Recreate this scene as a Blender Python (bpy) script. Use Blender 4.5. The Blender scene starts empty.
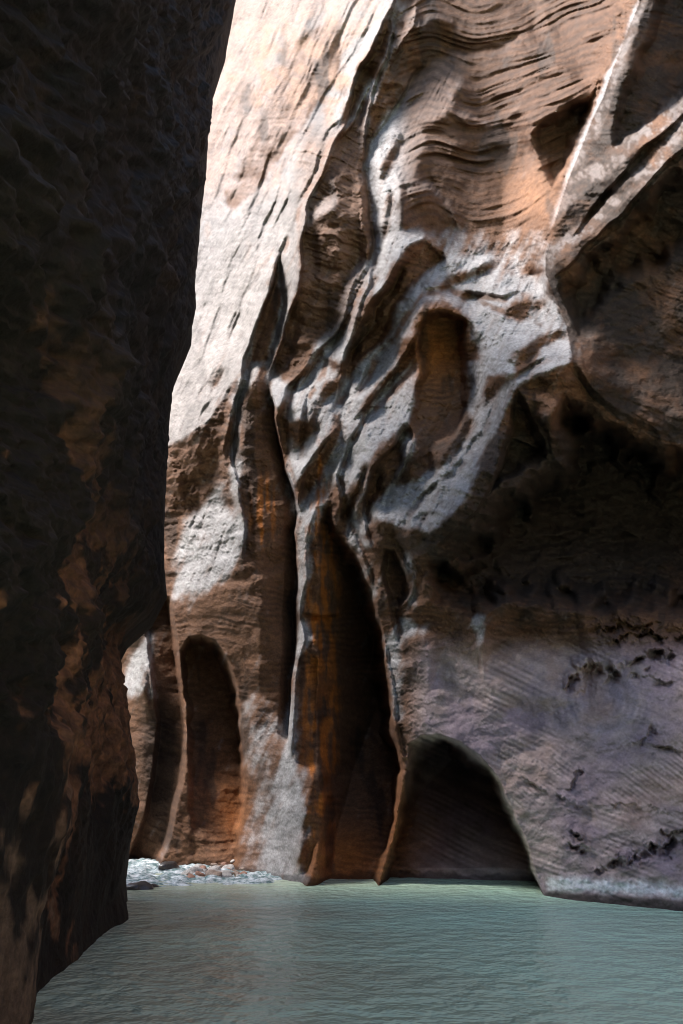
import bpy, math, random
import numpy as np
from mathutils import Vector

# ------------------------------------------------------------------ camera, world, sun, exposure
C = bpy.context.scene
F = 683.0; PITCH = math.radians(22.9); CAM_H = 1.6
cp, sp = math.cos(PITCH), math.sin(PITCH)
cam = bpy.data.cameras.new('camera'); cam.sensor_fit = 'VERTICAL'; cam.sensor_height = 36.0
cam.sensor_width = 24.0; cam.lens = 36.0 * F / 1024.0
cam.clip_start = 0.05; cam.clip_end = 2000
camo = bpy.data.objects.new('camera', cam); C.collection.objects.link(camo)
camo.location = (0, 0, CAM_H); camo.rotation_euler = (math.pi / 2 + PITCH, 0, 0)
C.camera = camo

SUN_DIR = Vector((-0.56, -0.09, 0.82)).normalized()
world = bpy.data.worlds.new('World'); C.world = world; world.use_nodes = True
nt = world.node_tree
sky = nt.nodes.new('ShaderNodeTexSky'); sky.sky_type = 'NISHITA'; sky.sun_disc = False
sky.sun_elevation = math.asin(SUN_DIR.z); sky.sun_rotation = math.atan2(SUN_DIR.x, SUN_DIR.y)
bg = nt.nodes['Background']; bg.inputs['Strength'].default_value = 0.10
nt.links.new(sky.outputs[0], bg.inputs['Color'])
sun = bpy.data.lights.new('sun', 'SUN'); sun.energy = 5.0; sun.angle = math.radians(24)
sun.color = (1.0, 0.975, 0.955)
suno = bpy.data.objects.new('sun', sun); C.collection.objects.link(suno)
suno.rotation_euler = SUN_DIR.to_track_quat('Z', 'Y').to_euler()
vs = C.view_settings; vs.view_transform = 'Standard'; vs.look = 'None'; vs.gamma = 1; vs.use_curve_mapping = False
vs.exposure = 1.5
C.render.engine = 'CYCLES'
C.cycles.use_denoising = True
C.cycles.pixel_filter_type = 'BLACKMAN_HARRIS'; C.cycles.filter_width = 1.1
C.cycles.max_bounces = 8; C.cycles.diffuse_bounces = 5
C.cycles.sample_clamp_indirect = 6

# ------------------------------------------------------------------ noise
def _hash(ix, iy, seed):
    h = (ix.astype(np.int64) * 374761393 + iy.astype(np.int64) * 668265263 + seed * 1442695041) & 0xFFFFFFFF
    h = ((h ^ (h >> 13)) * 1274126177) & 0xFFFFFFFF
    h = (h ^ (h >> 16)) & 0xFFFFFFFF
    return h
def perlin(x, y, seed=0):
    ix = np.floor(x); iy = np.floor(y); fx = x - ix; fy = y - iy
    def g(dx, dy):
        a = _hash(ix + dx, iy + dy, seed) / 4294967296.0 * 2 * np.pi
        return np.cos(a) * (fx - dx) + np.sin(a) * (fy - dy)
    u = fx * fx * fx * (fx * (fx * 6 - 15) + 10); v = fy * fy * fy * (fy * (fy * 6 - 15) + 10)
    a = g(0, 0); b = g(1, 0); c = g(0, 1); d = g(1, 1)
    return 1.5 * ((a + (b - a) * u) * (1 - v) + (c + (d - c) * u) * v)
def fbm(x, y, oct=4, seed=0, gain=0.5):
    s = 0; a = 1.0
    for o in range(oct):
        s = s + a * perlin(x * 2 ** o, y * 2 ** o, seed + o * 17); a *= gain
    return s
def ridged(x, y, oct=3, seed=0):
    s = 0; a = 1.0
    for o in range(oct):
        s = s + a * (1 - 2 * np.abs(perlin(x * 2 ** o, y * 2 ** o, seed + o * 31))); a *= 0.5
    return s
def rot(x, y, deg):
    a = math.radians(deg); return x * math.cos(a) + y * math.sin(a), -x * math.sin(a) + y * math.cos(a)
def sm(t): t = np.clip(t, 0, 1); return t * t * (3 - 2 * t)
def bump(x, y, cx, cy, rx, ry): return np.exp(-((x - cx) / rx) ** 2 - ((y - cy) / ry) ** 2)

# ------------------------------------------------------------------ mesh / object helpers
def link(o): C.collection.objects.link(o); return o
def empty(name, loc, label, cat, group=None, kind=None):
    o = link(bpy.data.objects.new(name, None)); o.location = loc
    o['label'] = label; o['category'] = cat
    if group: o['group'] = group
    if kind: o['kind'] = kind
    return o
def mesh_obj(name, V, Q, mat, parent=None, normals=None, col=None, tris=False):
    k = 3 if tris else 4
    me = bpy.data.meshes.new(name)
    V = np.asarray(V, np.float32); Q = np.asarray(Q, np.int32)
    if parent is not None: V = V - np.array(parent.location, np.float32)
    me.vertices.add(len(V)); me.vertices.foreach_set('co', V.ravel())
    me.loops.add(Q.size); me.loops.foreach_set('vertex_index', Q.ravel())
    me.polygons.add(len(Q)); me.polygons.foreach_set('loop_start', np.arange(0, Q.size, k, dtype=np.int32))
    me.update(calc_edges=True); me.validate()
    me.polygons.foreach_set('use_smooth', np.ones(len(me.polygons), bool))
    if col is not None:
        at = me.color_attributes.new('rock', 'FLOAT_COLOR', 'POINT')
        c4 = np.ones((len(V), 4), np.float32); c4[:, :col.shape[1]] = col
        at.data.foreach_set('color', c4.ravel())
    if normals is not None:
        me.normals_split_custom_set_from_vertices([tuple(n) for n in normals.tolist()])
    me.materials.append(mat)
    o = link(bpy.data.objects.new(name, me))
    if parent is not None: o.parent = parent
    return o
def grid_quads(nr, nc):
    i = np.arange(nr * nc).reshape(nr, nc)
    return np.stack([i[:-1, :-1], i[1:, :-1], i[1:, 1:], i[:-1, 1:]], -1)     # [nr-1,nc-1,4]
def grid_normals(P):
    du = np.gradient(P, axis=1); dv = np.gradient(P, axis=0)
    n = np.cross(dv, du); n /= np.linalg.norm(n, axis=-1, keepdims=True) + 1e-12
    return n
def sub_mesh(V, N, K, Q):
    idx, inv = np.unique(Q.ravel(), return_inverse=True)
    return V[idx], N[idx], K[idx], inv.reshape(Q.shape)

# ------------------------------------------------------------------ materials
def rock_material(name, bump_s=0.35, rough=0.85, wet=False):
    m = bpy.data.materials.new(name); m.use_nodes = True; t = m.node_tree; n = t.nodes; L = t.links
    b = n['Principled BSDF']; b.inputs['Roughness'].default_value = rough
    b.inputs['Specular IOR Level'].default_value = 0.25
    at = n.new('ShaderNodeAttribute'); at.attribute_name = 'rock'
    geo = n.new('ShaderNodeNewGeometry')
    n1 = n.new('ShaderNodeTexNoise'); n1.inputs['Scale'].default_value = 5; n1.inputs['Detail'].default_value = 8; n1.inputs['Roughness'].default_value = 0.7
    n2 = n.new('ShaderNodeTexNoise'); n2.inputs['Scale'].default_value = 22; n2.inputs['Detail'].default_value = 6
    st = n.new('ShaderNodeVectorMath'); st.operation = 'MULTIPLY'; st.inputs[1].default_value = (0.8, 0.8, 1.7); L.new(geo.outputs['Position'], st.inputs[0])
    L.new(st.outputs[0], n1.inputs['Vector']); L.new(geo.outputs['Position'], n2.inputs['Vector'])
    r1 = n.new('ShaderNodeMapRange'); r1.inputs[1].default_value = 0.3; r1.inputs[2].default_value = 0.7; r1.inputs[3].default_value = 0.6; r1.inputs[4].default_value = 1.32
    L.new(n1.outputs['Fac'], r1.inputs[0])
    r2 = n.new('ShaderNodeMapRange'); r2.inputs[1].default_value = 0.3; r2.inputs[2].default_value = 0.7; r2.inputs[3].default_value = 0.68; r2.inputs[4].default_value = 1.28
    L.new(n2.outputs['Fac'], r2.inputs[0])
    mu = n.new('ShaderNodeMath'); mu.operation = 'MULTIPLY'; L.new(r1.outputs[0], mu.inputs[0]); L.new(r2.outputs[0], mu.inputs[1])
    mx = n.new('ShaderNodeMix'); mx.data_type = 'FLOAT'; mx.inputs[2].default_value = 1.0; L.new(at.outputs['Alpha'], mx.inputs[0]); L.new(mu.outputs[0], mx.inputs[3])
    vm = n.new('ShaderNodeVectorMath'); vm.operation = 'SCALE'; L.new(at.outputs['Color'], vm.inputs[0]); L.new(mx.outputs[0], vm.inputs['Scale'])
    L.new(vm.outputs[0], b.inputs['Base Color'])
    ad = n.new('ShaderNodeMath'); ad.operation = 'ADD'; L.new(n1.outputs['Fac'], ad.inputs[0])
    m2 = n.new('ShaderNodeMath'); m2.operation = 'MULTIPLY'; m2.inputs[1].default_value = 0.35; L.new(n2.outputs['Fac'], m2.inputs[0]); L.new(m2.outputs[0], ad.inputs[1])
    bu = n.new('ShaderNodeBump'); ms = n.new('ShaderNodeMath'); ms.operation = 'MULTIPLY'; ms.inputs[1].default_value = bump_s; L.new(at.outputs['Alpha'], ms.inputs[0]); L.new(ms.outputs[0], bu.inputs['Strength']); bu.inputs['Distance'].default_value = 0.10
    L.new(ad.outputs[0], bu.inputs['Height']); L.new(bu.outputs[0], b.inputs['Normal'])
    return m
M_rock = rock_material('sandstone', 0.5)
M_dark = rock_material('varnished_sandstone', 0.5, 0.75)

def water_material():
    m = bpy.data.materials.new('river_water'); m.use_nodes = True; t = m.node_tree; n = t.nodes; L = t.links
    b = n['Principled BSDF']; b.inputs['Roughness'].default_value = 0.16; b.inputs['Specular IOR Level'].default_value = 0.3; b.inputs['IOR'].default_value = 1.33
    geo = n.new('ShaderNodeNewGeometry')
    sc = n.new('ShaderNodeVectorMath'); sc.operation = 'MULTIPLY'; sc.inputs[1].default_value = (0.45, 1.0, 1); L.new(geo.outputs['Position'], sc.inputs[0])
    a = n.new('ShaderNodeTexNoise'); a.inputs['Scale'].default_value = 0.7; a.inputs['Detail'].default_value = 5; L.new(sc.outputs[0], a.inputs['Vector'])
    sep = n.new('ShaderNodeSeparateXYZ'); L.new(geo.outputs['Position'], sep.inputs[0])
    # the channel is deeper and clearer green to the right, shallow and silty over the gravel to the left
    mr = n.new('ShaderNodeMapRange'); mr.inputs[1].default_value = -3.5; mr.inputs[2].default_value = 3.0; L.new(sep.outputs['X'], mr.inputs[0])
    ad = n.new('ShaderNodeMath'); ad.operation = 'MULTIPLY_ADD'; ad.inputs[1].default_value = 1.6; ad.inputs[2].default_value = -0.8; L.new(a.outputs['Fac'], ad.inputs[0])
    a2 = n.new('ShaderNodeMath'); a2.operation = 'ADD'; a2.use_clamp = True; L.new(mr.outputs[0], a2.inputs[0]); L.new(ad.outputs[0], a2.inputs[1])
    cr = n.new('ShaderNodeValToRGB'); cr.color_ramp.elements[0].color = (0.47, 0.49, 0.35, 1); cr.color_ramp.elements[1].color = (0.62, 0.86, 0.64, 1)
    L.new(a2.outputs[0], cr.inputs[0])
    L.new(cr.outputs[0], b.inputs['Base Color'])
    s2 = n.new('ShaderNodeVectorMath'); s2.operation = 'MULTIPLY'; s2.inputs[1].default_value = (1.0, 1.25, 1); L.new(geo.outputs['Position'], s2.inputs[0])
    w = n.new('ShaderNodeTexNoise'); w.inputs['Scale'].default_value = 2.8; w.inputs['Detail'].default_value = 3; w.inputs['Roughness'].default_value = 0.6; w.inputs['Distortion'].default_value = 0.15
    L.new(s2.outputs[0], w.inputs['Vector'])
    bu = n.new('ShaderNodeBump'); bu.inputs['Strength'].default_value = 0.9; bu.inputs['Distance'].default_value = 0.16
    L.new(w.outputs['Fac'], bu.inputs['Height']); L.new(bu.outputs[0], b.inputs['Normal'])
    return m
M_water = water_material()

def plain(name, col, rough=0.5):
    m = bpy.data.materials.new(name); m.use_nodes = True; t = m.node_tree; n = t.nodes
    b = n['Principled BSDF']; b.inputs['Roughness'].default_value = rough
    no = n.new('ShaderNodeTexNoise'); no.inputs['Scale'].default_value = 14; no.inputs['Detail'].default_value = 6
    cr = n.new('ShaderNodeValToRGB'); c = col
    cr.color_ramp.elements[0].position = 0.3; cr.color_ramp.elements[0].color = (c[0] * .55, c[1] * .55, c[2] * .55, 1)
    cr.color_ramp.elements[1].position = 0.7; cr.color_ramp.elements[1].color = (min(1, c[0] * 1.25), min(1, c[1] * 1.25), min(1, c[2] * 1.25), 1)
    t.links.new(no.outputs['Fac'], cr.inputs[0]); t.links.new(cr.outputs[0], b.inputs['Base Color'])
    return m

# ------------------------------------------------------------------ far side of the canyon: one relief surface
# Coordinates x, y on the wall are bearings from the river bank (683 units per unit tangent);
# r is relief towards the bank in the same units, so a slope of 1 is a 45 degree face.
STEP = 1.0
xs = np.arange(84, 800.1, STEP); ys = np.arange(-170, 985, STEP)
X, Y = np.meshgrid(xs, ys)

def tps(pts, X, Y):
    p = np.array(pts, float); n = len(p)
    def U(d2): return np.where(d2 > 0, 0.5 * d2 * np.log(d2 + 1e-9), 0)
    s = 100.0
    q = p[:, :2] / s
    K = U(((q[:, None] - q[None]) ** 2).sum(-1)) + np.eye(n) * 0.02
    P = np.c_[np.ones(n), q]
    A = np.block([[K, P], [P.T, np.zeros((3, 3))]])
    w = np.linalg.solve(A, np.r_[p[:, 2], 0, 0, 0])
    out = w[n] + w[n + 1] * X / s + w[n + 2] * Y / s
    for i in range(n):
        out = out + w[i] * U((X / s - q[i, 0]) ** 2 + (Y / s - q[i, 1]) ** 2)
    return out

def poly_dist(pts, X, Y, closed):
    p = np.array(pts, float); best = np.full(X.shape, 1e9); sd = np.zeros(X.shape); tt = np.zeros(X.shape)
    n = len(p); segs = n if closed else n - 1
    ln = np.array([np.hypot(*(p[(i + 1) % n] - p[i])) for i in range(segs)]); cum = np.r_[0, np.cumsum(ln)]
    for i in range(segs):
        a = p[i]; b = p[(i + 1) % n]; d = b - a; L2 = (d ** 2).sum() + 1e-9
        t0 = ((X - a[0]) * d[0] + (Y - a[1]) * d[1]) / L2
        t = np.clip(t0, 0, 1)
        ex = X - a[0] - t * d[0]; ey = Y - a[1] - t * d[1]; D = np.hypot(ex, ey)
        m = D < best - 1e-6
        cr = ((X - a[0]) * d[1] - (Y - a[1]) * d[0]) / math.sqrt(L2)
        best = np.where(m, D, best); sd = np.where(m, np.sign(cr), sd); tt = np.where(m, cum[i] + t * ln[i], tt)
    return best, sd, tt, cum[-1]
def inside(pts, X, Y):
    p = np.array(pts, float); r = np.zeros(X.shape, bool); n = len(p)
    for i in range(n):
        x1, y1 = p[i]; x2, y2 = p[(i + 1) % n]
        c = ((y1 > Y) != (y2 > Y)) & (X < (x2 - x1) * (Y - y1) / (y2 - y1 + 1e-12) + x1)
        r ^= c
    return r
def window(pts, pad):
    p = np.array(pts, float)
    i0 = max(0, int((p[:, 1].min() - pad - ys[0]) / STEP)); i1 = min(len(ys), int((p[:, 1].max() + pad - ys[0]) / STEP) + 2)
    j0 = max(0, int((p[:, 0].min() - pad - xs[0]) / STEP)); j1 = min(len(xs), int((p[:, 0].max() + pad - xs[0]) / STEP) + 2)
    return slice(i0, i1), slice(j0, j1)

# wobble so that no traced edge stays a ruled line
WX = 4.2 * fbm(X / 46, Y / 46, 4, 5, 0.42); WY = 4.2 * fbm(X / 46, Y / 46, 4, 55, 0.42)
_calm = 1 - 0.6 * sm((Y - 560) / 80); WX *= _calm; WY *= _calm

def stroke(r, pts, prof, taper=18, amp=1.0):
    """pts run down the wall (or right to left); profile distance > 0 is the right-hand (or lower) side"""
    ds = [q[0] for q in prof]; vv = [q[1] for q in prof]
    if vv[0]: ds = [ds[0] - 10] + ds; vv = [0] + vv
    if vv[-1]: ds = ds + [ds[-1] + 14]; vv = vv + [0]
    sl = window(pts, max(abs(ds[0]), abs(ds[-1])) + 8)
    D, s, t, L = poly_dist(pts, X[sl] + WX[sl], Y[sl] + WY[sl], False)
    v = np.interp(D * s, ds, vv)
    tp = sm(t / taper) * sm((L - t) / taper) if taper else 1
    # past the ends fade too
    r[sl] += amp * v * tp
def alcove(r, pts, depth, w=6, gx=0, gy=0, target=None, keep=0):
    """hollow: depth (units) at the middle, changing by gx, gy per unit; target sets an absolute relief instead"""
    p = np.array(pts, float); c = p.mean(0)
    sl = window(pts, 10)
    x = X[sl] + WX[sl]; y = Y[sl] + WY[sl]
    D, s, t, L = poly_dist(pts, x, y, True)
    ins = inside(pts, x, y)
    k = np.where(ins, sm(D / (w * (1.2 + 0.8 * fbm(x / 24, y / 24, 2, int(abs(c[0]))) ).clip(.4, 3))), 0)
    if target is None:
        dd = np.maximum(depth + gx * (x - c[0]) + gy * (y - c[1]), keep)
        r[sl] -= dd * k
    else:
        tv = target + gx * (x - c[0]) + gy * (y - c[1])
        r[sl] = r[sl] * (1 - k) + tv * k

ctrl = [
 # outer frame
 (84,-170,-330),(250,-170,-240),(400,-170,-70),(500,-170,-20),(650,-170,40),(800,-170,120),
 (800,100,170),(800,300,130),(800,480,100),(800,640,110),(800,780,105),(800,985,105),
 (84,100,-330),(84,300,-260),(84,450,-150),(84,600,-90),(84,740,-70),(84,985,-60),
 # pale slab
 (236,0,-190),(310,0,-110),(394,0,-25),(208,170,-165),(260,150,-100),(325,160,-15),(193,300,-125),(240,290,-62),(285,270,-5),
 (172,390,-80),(215,380,-25),(166,450,-50),(165,520,-50),(172,600,-30),
 # buttress under it
 (205,520,-8),(225,540,10),(246,420,16),(266,420,8),(236,500,22),(268,500,-8),(226,600,16),(250,600,2),(282,600,-44),(200,610,-8),
 (200,740,0),(258,700,4),(245,800,0),(278,800,20),(300,800,28),(245,880,-4),(275,880,14),(300,880,24),(284,700,-30),(290,985,26),(230,985,0),
 # rock at the back
 (125,660,-72),(148,650,-30),(150,860,-20),(180,860,-14),(125,860,-40),(150,985,-15),
 # brown faces right of the slab
 (345,160,-22),(350,220,-24),(330,240,-22),(315,300,-20),(310,340,-16),(295,370,-6),
 # streaked ribs of the middle
 (366,200,-26),(398,190,2),(350,300,-14),(362,330,4),(330,360,2),(296,420,-22),(330,430,14),(306,500,-12),
 (340,470,22),(370,400,22),(400,400,54),(356,500,34),(400,480,84),(440,500,118),(380,540,66),(405,545,90),
 # bowl with thin ledges
 (440,40,-34),(480,60,-46),(480,140,-42),(440,120,-18),(410,150,-4),(540,60,-30),(540,140,-40),(590,60,-14),(600,20,-6),
 (480,200,-44),(520,220,-26),(540,250,0),(480,0,-34),
 # saddle under the bowl
 (440,235,-6),(480,250,6),(520,270,26),(400,260,-2),(440,290,24),(400,330,10),(420,300,14),(490,300,44),(530,330,70),
 (385,360,10),(500,360,80),(480,420,112),(500,430,122),(470,500,128),(550,380,104),(410,440,58),(440,550,104),
 # right mass
 (620,60,60),(660,40,60),(600,180,90),(660,175,175),(560,250,76),(650,260,78),(600,340,70),(683,380,46),(620,420,30),
 (560,470,60),(620,520,56),(683,540,66),(500,560,60),(450,560,64),(560,600,62),(620,610,66),
 # lower right face
 (400,650,34),(440,640,42),(500,650,50),(560,670,58),(620,660,70),(683,660,84),(440,700,46),(500,720,58),(560,760,72),(620,760,84),(683,760,98),
 (560,840,74),(620,840,86),(683,840,96),(548,900,73),(620,900,82),(683,905,90),(548,985,74),(683,985,92),
 (395,720,36),(404,770,34),(390,840,18),(380,880,4),(380,985,4),(350,985,-6),
]
R = tps(ctrl, X, Y)
GAIN, LAM, MU = 1.35, 0.05, 1 / 120.0

# --- the overhanging mass at the upper right stands proud of the bowl
I_poly = [(648,-200),(640,0),(630,25),(612,70),(604,95),(592,120),(580,150),(568,180),(560,205),(552,230),(546,255),(546,275),(556,300),(566,325),(571,350),(575,375),(590,395),(612,415),(660,440),(830,470),(830,-200)]
def raise_(r, pts, h, w, fade=None):
    D, s, t, L = poly_dist(pts, X + WX, Y + WY, True)
    k = np.where(inside(pts, X + WX, Y + WY), sm(D / w), 0)
    return r + h * k
R = raise_(R, I_poly, 40, 9)

P = lambda pts, prof, **k: stroke(R, pts, prof, **k)
A = lambda pts, depth, **k: alcove(R, pts, depth, **k)

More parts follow.
